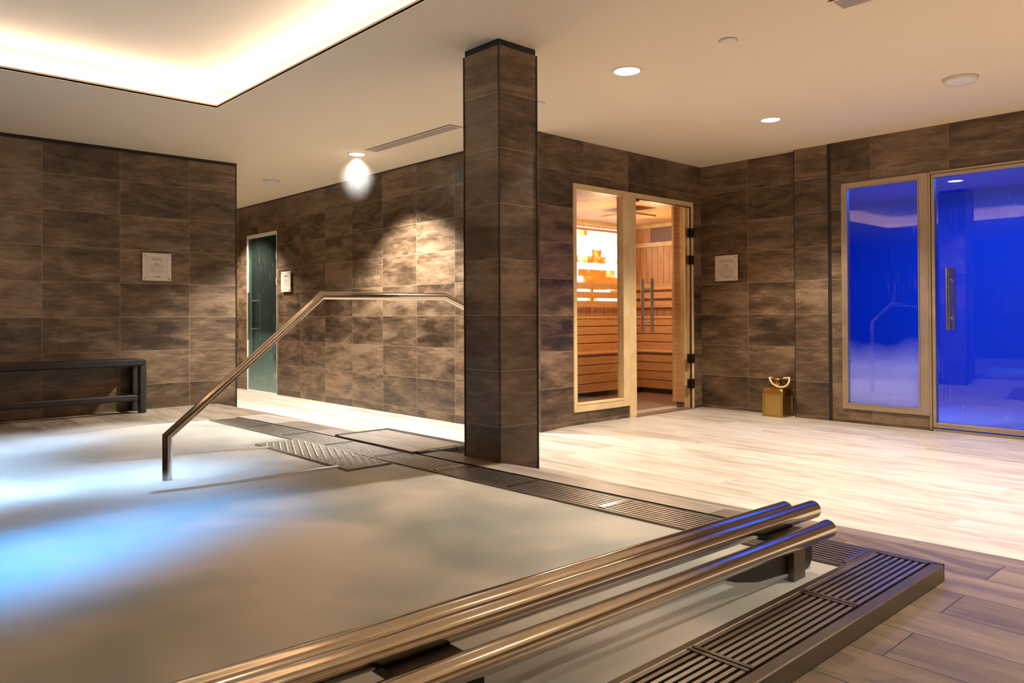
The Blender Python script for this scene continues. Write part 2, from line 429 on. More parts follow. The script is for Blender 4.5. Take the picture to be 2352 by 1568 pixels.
# back wall of the corridor, door_1 opening at y 9.18..10.07
XB = 4.388
wall('wall_back', [(XB, XB+.15, 4.60, 9.185, -0.05, H), (XB, XB+.15, 10.07, 12.5, -0.05, H), (XB, XB+.15, 9.185, 10.07, Z(1.10), H)], (0, 6.155))
# sauna wall with its opening
YS = 4.44
wall('wall_sauna', [(XB, 4.782, YS, YS+.16, -0.05, H), (4.782, 6.54, YS, YS+.16, Z(1.128), H), (6.54, 6.85, YS, YS+.16, -0.05, H), (4.782, 5.585, YS, YS+.16, -0.05, Z(-0.822))], (4.925, 4.44))
# right wall: deep part, pilaster, glazed part
XR, XP, XG = 6.69, 6.615, 6.61
wall('wall_right', [(XR, XR+.16, 3.40, YS, -0.05, H), (XP, XR+.16, 3.088, 3.40, -0.05, H, (0, 3.088)),
                    (XG, XG+.16, 2.965, 3.055, -0.05, H), (XG+.02, XG+.16, 3.055, 3.088, -0.05, H), (XG, XG+.16, 1.33, 2.965, Z(1.132), H), (XG, XG+.16, -3, 1.33, -0.05, H),
                    (XG, XG+.16, 2.262, 2.965, -0.05, Z(-0.812))], (0, 3.913))
wall('wall_front', [(-4.5, 6.7, -3.15, -3.0, -0.05, H)], (0, 0))
wall('wall_far', [(-4.65, -4.5, -3.0, 7.5, -0.05, H)], (0, 0))
wall('wall_corridor', [(2.9, XB, 12.5, 12.6, -0.05, H), (2.85, 2.9, 7.53, 12.5, -0.05, H)], (0, 0))
def trims():
    b = MB(); b.box(-4.5, 3.087, 7.325, 7.335, H-0.028, H); struct(obj('trim_1', b, M['black']))
    b = MB(); b.box(XB-0.006, XB+.01, YS-.01, 12.4, H-0.012, H); struct(obj('trim_2', b, M['black']))
    b = MB(); b.box(3.079, 3.087, 7.327, 7.335, -0.03, H-0.028); struct(obj('trim_3', b, M['black']))
    b = MB(); b.box(XP-0.002, XP+.006, 3.396, 3.402, 0.05, H); b.box(XP-.002, XP+.02, 3.056, 3.09, 0.05, H); struct(obj('trim_4', b, M['black']))
trims()

def build_column():
    x0, x1, y0, y1 = 2.742, 3.027, 3.084, 3.380
    root = thing('column', 'tall square column clad in dark brown tiles beside the pool', 'column', (2.88, 3.23, 0.15))
    b = MB(); b.box(x0, x1, y0, y1, 0.02, H-0.035, uo=(x0, y0)); obj('shaft', b, M['tile'], root)
    b = MB(); b.box(x0+.004, x1-.004, y0+.004, y1-.004, H-0.035, H, uo=(x0, y0)); obj('shadow_gap', b, M['black'], root)
    for x, y in ((x0, y0), (x1, y0), (x0, y1), (x1, y1)):
        b = MB(); b.box(x-.004, x+.004, y-.004, y+.004, 0.03, H-0.035); obj('corner_trim', b, M['black'], root)
build_column()

# ------------------------------------------------------------------ pool
RIM = Z(-0.79); WL = Z(-0.802)
PX0 = -1.8
def gx(y): return edge_x(y) - 0.012
def build_pool():
    root = thing('pool', 'sunken hydrotherapy pool with steel rim in the tiled floor', 'pool', (2.4, 1.0, Z(-0.84)))
    b = MB()
    n = 24
    y0, y1 = 0.872, 5.96
    # outer strip along the long side
    for i in range(n):
        a, c = y0+(y1-y0)*i/n, y0+(y1-y0)*(i+1)/n
        for (u0, u1) in ((-0.020, 0.004), (-0.236, -0.215)):
            if u0 < -0.1 and a < 1.07: continue
            p = [(edge_x(a)+u0, a, RIM), (edge_x(a)+u1, a, RIM), (edge_x(c)+u1, c, RIM), (edge_x(c)+u0, c, RIM)]
            b.face(p)
            for q0, q1 in ((p[1], p[2]), (p[3], p[0])):
                b.face([q0, (q0[0], q0[1], RIM-.06), (q1[0], q1[1], RIM-.06), q1])
    # far end rim
    b.box(PX0, edge_x(5.96), 5.93, 5.985, RIM-.05, WL-.012)
    b.box(PX0-.05, PX0, 0.872, 5.96, RIM-.05, RIM)
    obj('rim', b, M['rim'], root)
    s = MB(); s.rbox(PX0, 2.640, 0.868, 0.903, RIM-.052, RIM, .003); s.rbox(PX0, 2.625, 1.066, 1.090, RIM-.06, RIM, .003)
    o = obj('slab_edge', s, M['rim'], root)
    # gutter under the grates and basin
    g = MB(); g.box(PX0, 2.64, 0.90, 1.07, RIM-.10, RIM-.09)
    for i in range(n):
        a, c = y0+(y1-y0)*i/n, y0+(y1-y0)*(i+1)/n
        g.face([(edge_x(a)-.22, a, RIM-.09), (edge_x(a)-.01, a, RIM-.09), (edge_x(c)-.01, c, RIM-.09), (edge_x(c)-.22, c, RIM-.09)])
    obj('gutter', g, M['blackhole'], root)
    k = MB(); k.box(PX0-.05, 2.55, 0.95, 5.96, Z(-2.0), Z(-1.95)); k.box(PX0-.05, PX0, 0.95, 5.96, Z(-1.95), RIM-.06)
    k.box(PX0, 2.36, 1.06, 1.09, Z(-1.95), RIM-.06); k.box(PX0, 2.4, 5.94, 5.98, Z(-1.95), RIM-.06); k.box(2.40, 2.44, 1.06, 5.96, Z(-1.95), RIM-.07)
    obj('basin', k, M['rim'], root)
build_pool()

def mat_water():
    t = NT('foaming_water')
    co = t.n('ShaderNodeTexCoord').outputs['Object']
    p = t.vscale(co, (1.0, 0.8, 1))
    n1 = t.noise(p, 1.5, 3, 0.45, 0.6); n2 = t.noise(t.vadd(p, (11, 5, 0)), 3.4, 2, 0.4, 0.4)
    f = t.math('ADD', t.math('MULTIPLY', n1, 0.7), t.math('MULTIPLY', n2, 0.3))
    col = t.ramp(f, [(0.37, (0.40, 0.455, 0.435)), (0.48, (0.62, 0.615, 0.565)), (0.60, (0.88, 0.80, 0.715))])
    d = t.bsdf(col, 0.42, 0, t.bump(f, 0.25, 0.05), Specular_IOR_Level=0.45)
    tl = t.n('ShaderNodeBsdfTranslucent', {'Color': (0.9, 0.95, 1.0)})
    t.surf(t.n('ShaderNodeMixShader', {0: 0.24, 1: d.outputs[0], 2: tl.outputs[0]})); return t.mat
M['water'] = mat_water()
def build_water():
    mb = MB(); nx, ny = 90, 110; rows = []
    for j in range(ny+1):
        y = 1.085 + (6.0-1.085)*j/ny; row = []
        x1 = edge_x(y)-0.226
        for i in range(nx+1):
            x = PX0 + (x1-PX0)*i/nx
            q = Vector((x*1.7, y*1.4, 3.1))
            e = min(1, (x1-x)/0.25, (y-1.085)/0.25+.1) * (1-0.85*smooth(1.75, 2.05, x)*smooth(3.3, 3.5, y)*(1-smooth(4.6, 4.8, y)))
            h = mnoise.noise(q)*0.014*e + mnoise.noise(q*2.3)*0.005*e
            row.append((x, y, WL+h+0.004))
        rows.append(row)
    mb.grid(rows)
    o = obj('pool_water', mb, M['water'])
    tag(o, 'milky bubbling pool water with blue glow at the left', 'water', kind='stuff')
build_water()
def blue_lamp(x, y, r, e, col=(0.07, 0.46, 1.0)):
    l = bpy.data.lights.new('underwater_light', 'SPOT'); l.spot_size = math.radians(100); l.spot_blend = 1.0; l.shadow_soft_size = r*.5; l.energy = e; l.color = col
    o = bpy.data.objects.new('underwater_light', l); COL.objects.link(o); o.location = (x, y, WL-0.62); o.rotation_euler = (math.pi, 0, 0)
for a in ((0.40, 2.90, 0.25, 70), (0.75, 3.05, 0.2, 56), (1.2, 3.2, 0.2, 40), (-0.3, 2.8, 0.3, 40), (0.35, 4.3, 0.4, 190, (0.40, 0.68, 1.0)), (1.35, 4.05, 0.35, 140, (0.50, 0.75, 1.0)), (0.85, 4.2, 0.4, 110, (0.44, 0.7, 1.0)), (0.6, 5.0, 0.3, 130, (.45, .7, 1.0)), (1.1, 5.6, 0.3, 110, (.5, .72, 1.0))): blue_lamp(*a)

def build_steps():
    root = thing('stair_frame', 'stainless steel stair frame with studded tread just at the water surface', 'pool steps', (2.2, 4.05, Z(-0.9)))
    p = MB(); p.rbox(2.055, 2.33, 3.50, 4.62, WL-.04, WL+.014, .006); obj('tread', p, M['rim'], root)
    st = MB()
    for i in range(6):
        for j in range(22):
            x = 2.08+i*0.042+(0.021 if j % 2 else 0); y = 3.56+j*0.047
            st.lathe([(0.011, 0), (0.009, 0.004), (0.004, 0.006), (0.0001, 0.0062)], (x, y, WL+.014), 8)
    obj('stud', st, M['grate'], root)['kind'] = 'stuff'
    for (xa, ya, xb, yb) in ((1.10, 4.70, 2.07, 4.45), (1.16, 3.70, 2.07, 3.62)):
        b = MB(); pts = []
        for k in range(13):
            q = k/12; pts.append((xa+(xb-xa)*q, ya+(yb-ya)*q, WL-.030+0.022*smooth(0, .9, q)))
        b.tube(pts, 0.026, 12); obj('side_rail', b, M['grate'], root)
build_steps()

def build_handrail():
    Y = 3.945
    root = thing('handrail', 'tall steel handrail rising out of the water and passing behind the column', 'handrail', (1.31, Y, Z(-0.85)))
    b = MB(); b.tube([(1.31, Y, Z(-1.9)), (1.31, Y, Z(-0.585)), (2.155, Y, Z(0.122)), (3.03, Y, Z(0.128)), (3.62, Y, Z(-0.10)), (3.62, Y, -0.02)], 0.0225, 28)
    obj('tube', b, M['rail'], root)
    c = MB(); c.lathe([(0.05, 0.0), (0.05, 0.008), (0.024, 0.012)], (3.62, Y, 0.0)); obj('base_plate', c, M['rail'], root)
build_handrail()

def build_neck_rolls():
    root = thing('headrest_rail', 'row of three thick polished steel tubes over the near edge of the pool', 'rail', (2.3, 1.2, Z(-0.8)))
    L = -1.6
    tubes = (((L, 1.425), (2.372, 1.255), -0.640), ((L, 1.350), (2.445, 1.197), -0.640), ((L, 1.24), (2.405, 1.128), -0.682))
    for (xa, ya), (xb, yb), z in tubes:
        b = MB(); d = Vector((xb-xa, yb-ya, 0)).normalized(); r = 0.0285
        pts = [Vector((xa, ya, Z(z))), Vector((xb, yb, Z(z)))-d*0.006, Vector((xb, yb, Z(z)))-d*0.001, Vector((xb, yb, Z(z)))]
        b.tube(pts, [r, r, r-.002, r-.006], 32); obj('tube', b, M['steel'], root)
    for X in (2.22, 0.9, -0.6):
        yy = 1.128 + (2.405-X)*0.028
        # rounded bracket plate under the tubes with a post into the water
        b = MB(); prof = []
        for k in range(7): a = -math.pi/2 + math.pi/2*k/6; prof.append((X+.070+.035*math.cos(a), Z(-0.755)+.035+.035*math.sin(a)-.035))
        pl = [(X-.44, Z(-0.700)), (X-.34, Z(-0.735)), (X-.22, Z(-0.762)), (X-.1, Z(-0.772))] + [(p[0], p[1]-.0) for p in prof] + [(X+.105, Z(-0.70)), (X+.05, Z(-0.662)), (X-.44, Z(-0.662))]
        for w0, w1 in ((yy+.012, yy+.022),):
            f = [(p[0], w0, p[1]) for p in pl]; g = [(p[0], w1, p[1]) for p in pl]
            b.face(f); b.face(list(reversed(g)))
            for i in range(len(pl)):
                k = (i+1) % len(pl); b.face([f[k], f[i], g[i], g[k]])
        b.obox((X-.1, yy+.02, Z(-0.68)), (.16, 0, 0), (0, .11, 0), (0, 0, .018))
        obj('bracket', b, M['dark_metal'], root)
        q = MB(); q.box(X-.045, X+.025, yy-.006, yy+.014, Z(-1.9), Z(-0.70)); obj('post', q, M['rim'], root)
build_neck_rolls()

def build_grates():
    # near edge, bars along x
    cuts = [2.622, 2.0955, 1.5485, 1.003, 0.457, -0.089]
    names = ['near pool edge, at its right corner', 'near pool edge, second from its right corner', 'near pool edge, third from its right corner', 'near pool edge, fourth from its right corner', 'near pool edge, fifth from its right corner']
    for k in range(5):
        x1, x0 = cuts[k]-.003, cuts[k+1]+.003
        root = thing('drain_grate', 'wide drain grate on the '+names[k], 'grate', ((x0+x1)/2, .985, RIM-.03), 'near edge drain grates')
        b = MB()
        for i in range(8):
            y = 0.9085+i*0.0205
            b.box(x0, x1, y, y+0.0115, RIM-.026, RIM+.001)
        obj('bars', b, M['grate'], root)
        for xa in (x0, x1-.012):
            c = MB(); c.box(xa, xa+.012, 0.906, 1.064, RIM-.022, RIM+.003); obj('crossbar', c, M['rim'], root)
    # far edge, bars along the long side
    cuts = [1.085, 1.545, 2.09, 2.635, 3.18, 3.725, 4.27, 4.815, 5.36, 5.90]
    words = ['behind the ends of the three steel tubes', 'second from the three steel tubes', 'third from the three steel tubes', 'in front of the tiled column', 'just left of the column base', 'beside the black edged step', 'at the far end of the step', 'beyond the step', 'farthest away by the corridor']
    for k in range(9):
        y0, y1 = cuts[k]+.003, cuts[k+1]-.003
        root = thing('drain_grate', 'narrow drain grate on the long pool edge, '+words[k], 'grate', (edge_x((y0+y1)/2)-.11, (y0+y1)/2, RIM-.03), 'long edge drain grates')
        b = MB()
        for i in range(8):
            u = -0.211+i*0.0242
            a, c = edge_x(y0)+u, edge_x(y1)+u
            b.obox((a, y0, RIM-.026), (c-a, y1-y0, 0), (-0.0135, 0, 0), (0, 0, .027)) if False else b.obox((a, y0, RIM-.026), (0.0135, 0, 0), (c-a, y1-y0, 0), (0, 0, .027))
        obj('bars', b, M['grate'], root)
        for y in (y0, y1-.012):
            c = MB(); c.box(edge_x(y)-.212, edge_x(y)-.022, y, y+.012, RIM-.022, RIM+.003); obj('crossbar', c, M['chrome'], root)
build_grates()

def mat_mosaic():
    t = NT('black_mosaic'); co = t.n('ShaderNodeTexCoord').outputs['Object']
    br = t.n('ShaderNodeTexBrick', {'Vector': co, 'Scale': 1.0, 'Mortar Size': 0.0012, 'Brick Width': 0.012, 'Row Height': 0.012}, offset=0.0)
    t.surf(t.bsdf(t.mix(br.outputs['Fac'], (0.02, 0.019, 0.019, 1), (0.16, 0.14, 0.12, 1)), 0.3, 0, t.bump(t.math('SUBTRACT', 1.0, br.outputs['Fac']), .6, .004))); return t.mat
M['mosaic'] = mat_mosaic()
def build_step():
    z = Z(-0.776)
    root = thing('entry_step', 'low tiled entry step with black nosing between pool edge and column', 'step', (2.78, 4.05, z-.05))
    x0, x1, y0, y1 = 2.565, 2.985, 3.60, 4.53; w = 0.045
    b = MB(); b.box(x0, x1-w, y0+w, y1-w, z-.12, z-.001); obj('tread', b, M['deck'], root)
    r = MB(); r.box(x0, x1-.003, y0+.003, y1-.003, z-.16, z-.024); obj('riser', r, M['deck'], root)
    n = 7
    for i in range(3):
        s = MB(); xa = x0+.02+i*(x1-x0-.02)/3
        s.rbox(xa+.0005, xa+(x1-x0-.02)/3-.0005, y0-.004, y0+w, z-.022, z+.002, .004); obj('nosing', s, M['mosaic'], root)
    s = MB(); s.rbox(x1-w, x1+.004, y0+w, y1, z-.022, z+.002, .007); obj('nosing', s, M['mosaic'], root)
    s = MB(); s.rbox(x0, x1-w, y1-w, y1+.004, z-.022, z+.002, .007); obj('nosing', s, M['mosaic'], root)
build_step()

# ------------------------------------------------------------------ lamps and ceiling fittings
def spot(root, x, y, energy, size=112, blend=0.5, color=WARM, z=H-0.03, rad=0.045, aim=None):
    l = bpy.data.lights.new('spot_beam', 'SPOT'); l.energy = energy; l.spot_size = math.radians(size); l.spot_blend = blend
    l.color = color; l.shadow_soft_size = rad
    o = bpy.data.objects.new('spot_beam', l); COL.objects.link(o)
    if root is not None: o.parent = root; o.location = Vector((x, y, z))-Vector(root.location)
    else: o.location = (x, y, z)
    if aim: o.rotation_euler = Vector(aim).to_track_quat('-Z', 'Y').to_euler()
def downlight(x, y, label, energy, r=0.082, face='lamp', **kw):
    root = thing('downlight', label, 'light', (x, y, H), 'recessed downlights')
    b = MB(); b.lathe([(r+.012, 0.0), (r+.011, -0.004), (r+.002, -0.006), (r-.004, -0.002), (r-.008, 0.0)], (x, y, H), 40); obj('trim_ring', b, M['white'], root)
    c = MB(); c.disc((x, y), r-.005, H-0.0015, 40, up=False); obj('lens', c, M[face], root)
    spot(root, x, y, energy, **kw)
downlight(3.703, 2.979, 'bright white downlight in the ceiling right of the column', DOWN_W*1.4)
downlight(5.457, 2.990, 'pale blue-white downlight in the ceiling before the blue glass door', DOWN_W*1.35, face='lamp_cool', r=0.075)
downlight(3.735, 6.17, 'glaring downlight above the corridor, wrapped in a white puff', DOWN_W*4.6, r=0.075, color=(1.0, 0.95, 0.87))
# unseen spots, most added for fill and bounce; the corridor one is inferred
for (x, y, e) in ((3.70, 0.0, 1.5), (5.46, 0.2, 1.3), (3.70, -2.0, 2.2), (5.46, -1.8, 2.2), (0.8, -2.0, 1.2), (0.6, 6.6, 0.2), (3.75, 9.75, 3.2), (-2.6, 3.0, 0.5), (1.9, -0.8, 0.5)):
    spot(None, x, y, DOWN_W*e)

def disc_fitting(x, y, r, h, name, label, cat):
    root = thing(name, label, cat, (x, y, H))
    b = MB(); b.lathe([(r, 0), (r, -h*0.55), (r-.006, -h), (r*0.55, -h-.002), (0.0005, -h-.002)], (x, y, H), 40); obj('cover', b, M['white'], root)
    c = MB(); c.lathe([(r+.006, 0), (r+.006, -.003), (r, -.004)], (x, y, H), 40); obj('base', c, M['vent'], root)
disc_fitting(5.405, 1.655, 0.097, 0.028, 'ceiling_speaker', 'largest white round ceiling fitting, near the blue glass door', 'speaker')
disc_fitting(3.70, 2.274, 0.045, 0.010, 'ceiling_sensor', 'small flat white disc in the ceiling above the bright downlight', 'sensor')
disc_fitting(3.758, 7.997, 0.085, 0.020, 'ceiling_speaker', 'white round ceiling fitting in the corridor left of the glaring lamp', 'speaker')
disc_fitting(3.79, 3.85, 0.045, 0.012, 'ceiling_sensor', 'white disc peeping out beside the top of the column', 'sensor')

def vent(x0, x1, y0, y1, label, along='y', n=5):
    root = thing('ceiling_vent', label, 'vent', ((x0+x1)/2, (y0+y1)/2, H))
    b = MB(); f = 0.012; z0, z1 = H-.006, H-.0005
    for a in ((x0, x0+f, y0, y1), (x1-f, x1, y0, y1), (x0+f, x1-f, y0, y0+f), (x0+f, x1-f, y1-f, y1)): b.box(*a, z0, z1)
    obj('frame', b, M['ceil'], root)
    k = MB(); k.box(x0+f, x1-f, y0+f, y1-f, H-.0015, H-.0008); obj('duct', k, M['blackhole'], root)
    s = MB(); w = (x1-x0-2*f)/n
    for i in range(n): s.box(x0+f+w*i+w*.28, x0+f+w*(i+1), y0+f, y1-f, H-.006, H-.002)
    obj('slats', s, M['vent'], root)
    d = MB(); d.box(x0-.006, x0-.001, y0-.004, y1+.004, H-.003, H-.0005); d.box(x0-.006, x1, y0-.008, y0-.003, H-.003, H-.0005); obj('gap', d, M['blackhole'], root)
vent(3.70, 3.825, 4.74, 5.965, 'long slim ceiling vent left of the column', n=7)
vent(3.60, 3.745, 0.9, 1.665, 'slatted ceiling vent cut off by the top of the picture', n=8)

# scattering puff shaped to give the bright white ball under the corridor lamp
def build_beam_puff():
    t = NT('puff_volume'); co = t.n('ShaderNodeTexCoord').outputs['Object']
    ln = t.n('ShaderNodeVectorMath', {0: t.vscale(co, (5.2, 5.2, 3.3))}, operation='LENGTH').outputs['Value']
    d = t.n('ShaderNodeMapRange', {0: ln, 1: 0.25, 2: 1.0, 3: 1.0, 4: 0.0}, interpolation_type='SMOOTHSTEP').outputs[0]
    dist = t.math('SUBTRACT', 0.20, t.n('ShaderNodeSeparateXYZ', {0: co}).outputs[2])
    d = t.math('MULTIPLY', d, t.math('MULTIPLY', t.math('MAXIMUM', dist, 0.0), 0.28))
    t.vol(t.n('ShaderNodeVolumeScatter', {'Color': (1, 1, 1), 'Density': d, 'Anisotropy': 0.0}))
    b = MB(); b.lathe([(0.0005, -.56), (0.09, -.52), (0.16, -.42), (0.19, -.25), (0.17, -.1), (0.12, -.002), (0.0005, -.001)], (3.735, 6.17, H-.008), 28)
    b.v = [(x, y, z) for x, y, z in b.v]
    o = obj('white_puff', b, t.mat, origin=(3.735, 6.17, H-.17))
    tag(o, 'bright white puff hanging under the corridor downlight', 'steam', kind='stuff')
build_beam_puff()

# ------------------------------------------------------------------ sauna
def build_sauna():
    X0, X1, Y0, Y1 = 4.55, 7.98, YS+.16, 6.30; zc = Z(1.16); zf = 0.045
    sh = MB(); sh.box(X0, X1+.05, Y0, Y1+.05, zf-.05, zf); struct(obj('floor_sauna', sh, M['sauna_floor']))
    c = MB(); n = 34
    for i in range(n):                      # ceiling boards run along y
        w = (X1-X0)/n; c.box(X0+i*w, X0+(i+1)*w-.008, Y0, Y1, zc, zc+.02)
    c.box(X0, X1, Y0, Y1, zc+.02, zc+.04); struct(obj('ceiling_sauna', c, M['slat']))
    def boards_y(mb, y, x0, x1, z0, z1, w=0.092):
        k = int((x1-x0)/w)+1; w = (x1-x0)/k
        for i in range(k): mb.box(x0+i*w, x0+(i+1)*w-.006, y, y+.015, z0, z1)
        mb.box(x0, x1, y+.012, y+.03, z0, z1)
    def boards_x(mb, x, y0, y1, z0, z1, w=0.092):
        k = int((y1-y0)/w)+1; w = (y1-y0)/k
        for i in range(k): mb.box(x, x+.015, y0+i*w, y0+(i+1)*w-.006, z0, z1)
        mb.box(x+.012, x+.03, y0, y1, z0, z1)
    b = MB(); boards_y(b, Y1, X0, X1, zf, zc); b.box(X0-.03, X0, Y0, Y1, zf, zc); struct(obj('wall_sauna_back', b, M['cedar']))
    b = MB(); boards_x(b, X1, Y0, Y1, zf, Z(0.876)); b.box(X1, X1+.03, Y0, Y1, Z(0.876), zc); struct(obj('wall_sauna_right', b, M['cedar']))
    b = MB(); b.box(X1-.03, X1, Y0, Y1-.02, Z(0.876), Z(0.93)); b.box(X1-.03, X1, Y0, Y1-.02, Z(1.118), zc); b.box(X0, X1, Y1-.03, Y1, Z(1.12), zc); struct(obj('trim_5', b, M['pine']))
    b = MB(); b.box(X1-.006, X1, Y0, Y1-.25, Z(0.93), Z(1.118)); struct(obj('trim_6', b, M['sauna_floor']))
        # backlit salt panel
    def mat_salt():
        t = NT('salt_bricks'); co = t.n('ShaderNodeTexCoord').outputs['Object']
        s = t.n('ShaderNodeSeparateXYZ', {0: co}); v = t.n('ShaderNodeCombineXYZ', {0: s.outputs[0], 1: s.outputs[2]}).outputs[0]
        br = t.n('ShaderNodeTexBrick', {'Vector': v, 'Scale': 1.0, 'Mortar Size': 0.0, 'Brick Width': 0.17, 'Row Height': 0.082, 'Color1': (0, 0, 0), 'Color2': (1, 1, 1), 'Bias': 0.0}, offset=0.5)
        tint = t.n('ShaderNodeSeparateColor', {0: br.outputs['Color']}).outputs[0]
        n1 = t.noise(v, 9, 4, 0.6, 0.2)
        f = t.math('ADD', t.math('MULTIPLY', tint, 0.62), t.math('MULTIPLY', n1, 0.45))
        f = t.math('ADD', f, t.math('MULTIPLY', s.outputs[2], 0.35))
        col = t.ramp(f, [(0.38, (0.85, 0.20, 0.02)), (0.46, (1.0, 0.48, 0.10)), (0.53, (1.0, 0.80, 0.52)), (0.60, (1, 0.97, 0.90))])
        st = t.n('ShaderNodeMapRange', {0: f, 1: 0.38, 2: 0.66, 3: 1.5, 4: 3.0}).outputs[0]
        t.surf(t.n('ShaderNodeEmission', {'Color': col, 'Strength': st})); return t.mat
    root = thing('salt_wall', 'glowing panel of backlit pink salt blocks on the sauna back wall', 'salt wall', (7.0, Y1, Z(0.40)))
    b = MB(); z = Z(0.18); r = 0
    while z < Z(1.03):
        x = 5.6 + (0.085 if r % 2 else 0)
        while x < 7.72:
            w = min(0.17, 7.72-x); b.rbox(x+.001, x+w-.001, Y1-.035-random.random()*.012, Y1-.002, z+.001, z+.081, .004); x += 0.17
        z += 0.082; r += 1
    obj('salt_blocks', b, mat_salt(), root)
    fr = MB(); fr.box(7.72, 7.75, Y1-.05, Y1, Z(0.18), Z(1.06)); fr.box(5.57, 5.6, Y1-.05, Y1, Z(0.18), Z(1.06)); fr.box(5.57, 7.75, Y1-.05, Y1, Z(1.04), Z(1.07)); obj('frame', fr, M['slat'], root)
    # backrest of three slats along two walls
    root = thing('backrest', 'three-slat wooden backrest running round the sauna above the upper bench', 'backrest', (7.6, 6.2, Z(0.1)))
    for za, zb in ((.323, .40), (.214, .290), (.098, .180)):
        b = MB(); b.rbox(4.7, 7.93, 6.20, 6.222, Z(za), Z(zb), .004); b.rbox(7.925, 7.95, Y0+.02, 6.222, Z(za), Z(zb), .004); obj('slat', b, M['slat'], root)
    for x in (5.3, 6.3, 7.03):
        b = MB(); b.box(x, x+.03, 6.222, 6.242, Z(.06), Z(.42)); obj('batten', b, M['cedar'], root)
    # two tiers of benches, L shaped with slatted fronts
    def tier(name, label, yf, xf, ztop, zbot, rows, depth_y, depth_x):
        root = thing(name, label, 'bench', (7.2, yf, zbot))
        s = MB(); k = 4
        s.rbox(4.6, xf+.02, yf-.012, yf+.03, ztop-.034, ztop, .01); s.rbox(xf-.012, xf+.03, Y0+.02, yf+.0, ztop-.034, ztop, .01)
        for i in range(k):
            w = depth_y/k; s.box(4.6, xf+depth_x, yf+.034+i*w, yf+.034+(i+1)*w-.008, ztop-.03, ztop)
            w = depth_x/k; s.box(xf+.034+i*w, xf+.034+(i+1)*w-.008, Y0+.02, yf+.03, ztop-.03, ztop)
        obj('seat', s, M['slat'], root)
        f = MB()
        for za, zb in rows:
            f.rbox(4.6, xf+.02, yf, yf+.022, za, zb, .003); f.rbox(xf, xf+.022, Y0+.02, yf, za, zb, .003)
        obj('front_slats', f, M['slat'], root)
        d = MB(); d.box(4.6, xf+.06, yf+.03, yf+.05, zbot, ztop-.04); d.box(xf+.03, xf+.05, Y0+.02, yf+.03, zbot, ztop-.04); obj('frame', d, M['cedar'], root)
    tier('sauna_bench', 'upper slatted sauna bench below the backrest', 6.06, 7.71, Z(-.010), Z(-.46), [(Z(a), Z(b)) for a, b in ((-.122, -.042), (-.222, -.132), (-.322, -.232), (-.422, -.332))], .17, .17)
    tier('sauna_bench', 'lower slatted sauna bench nearest the sauna door', 5.85, 7.50, Z(-.418), zf+.11, [(Z(a), Z(b)) for a, b in ((-.560, -.474), (-.664, -.570), (-.770, -.674), (-.874, -.780))], .2, .2)
    toe = MB(); toe.box(4.6, 7.6, 5.94, 5.96, zf, zf+.16); toe.box(7.6, 7.62, Y0, 5.96, zf, zf+.16); struct(obj('baseboard_sauna', toe, M['blackhole']))
    # hanging shade
    root = thing('hanging_panel', 'square wooden panel hanging by a rod below the sauna ceiling', 'ceiling panel', (6.6, 5.3, Z(1.09)))
    b = MB(); b.rbox(6.40, 6.82, 5.09, 5.52, Z(1.075), Z(1.095), .003); obj('board', b, M['cedar'], root)
    for x, y in ((6.47, 5.16), (6.75, 5.45)):
        b = MB(); b.tube([(x, y, Z(1.095)), (x, y, zc)], .006, 10); obj('rod', b, M['dark_metal'], root)
    # inner lining post beside the door
    b = MB(); b.box(6.50, 6.60, YS+.087, Y0+.02, zf+.06, zc); b.box(6.475, 6.52, Y0+.02, Y0+.045, zf+.06, zc); struct(obj('trim_7', b, M['slat']))
    b = MB(); b.box(6.502, 6.60, YS+.087, Y0+.018, zf, zf+.06); struct(obj('trim_9', b, M['blackhole']))
    b = MB(); b.box(6.60, X1, Y0, Y0+.02, zf, zc); struct(obj('wall_sauna_lining', b, M['cedar']))
    # sauna lamps
    for (x, y, z, e) in ((6.2, 5.3, Z(0.72), 20), (7.15, 5.35, Z(0.72), 17)):
        l = bpy.data.lights.new('sauna_light', 'POINT'); l.energy = e; l.color = (1, .69, .38); l.shadow_soft_size = .08
        o = bpy.data.objects.new('sauna_light', l); COL.objects.link(o); o.location = (x, y, z)
build_sauna()

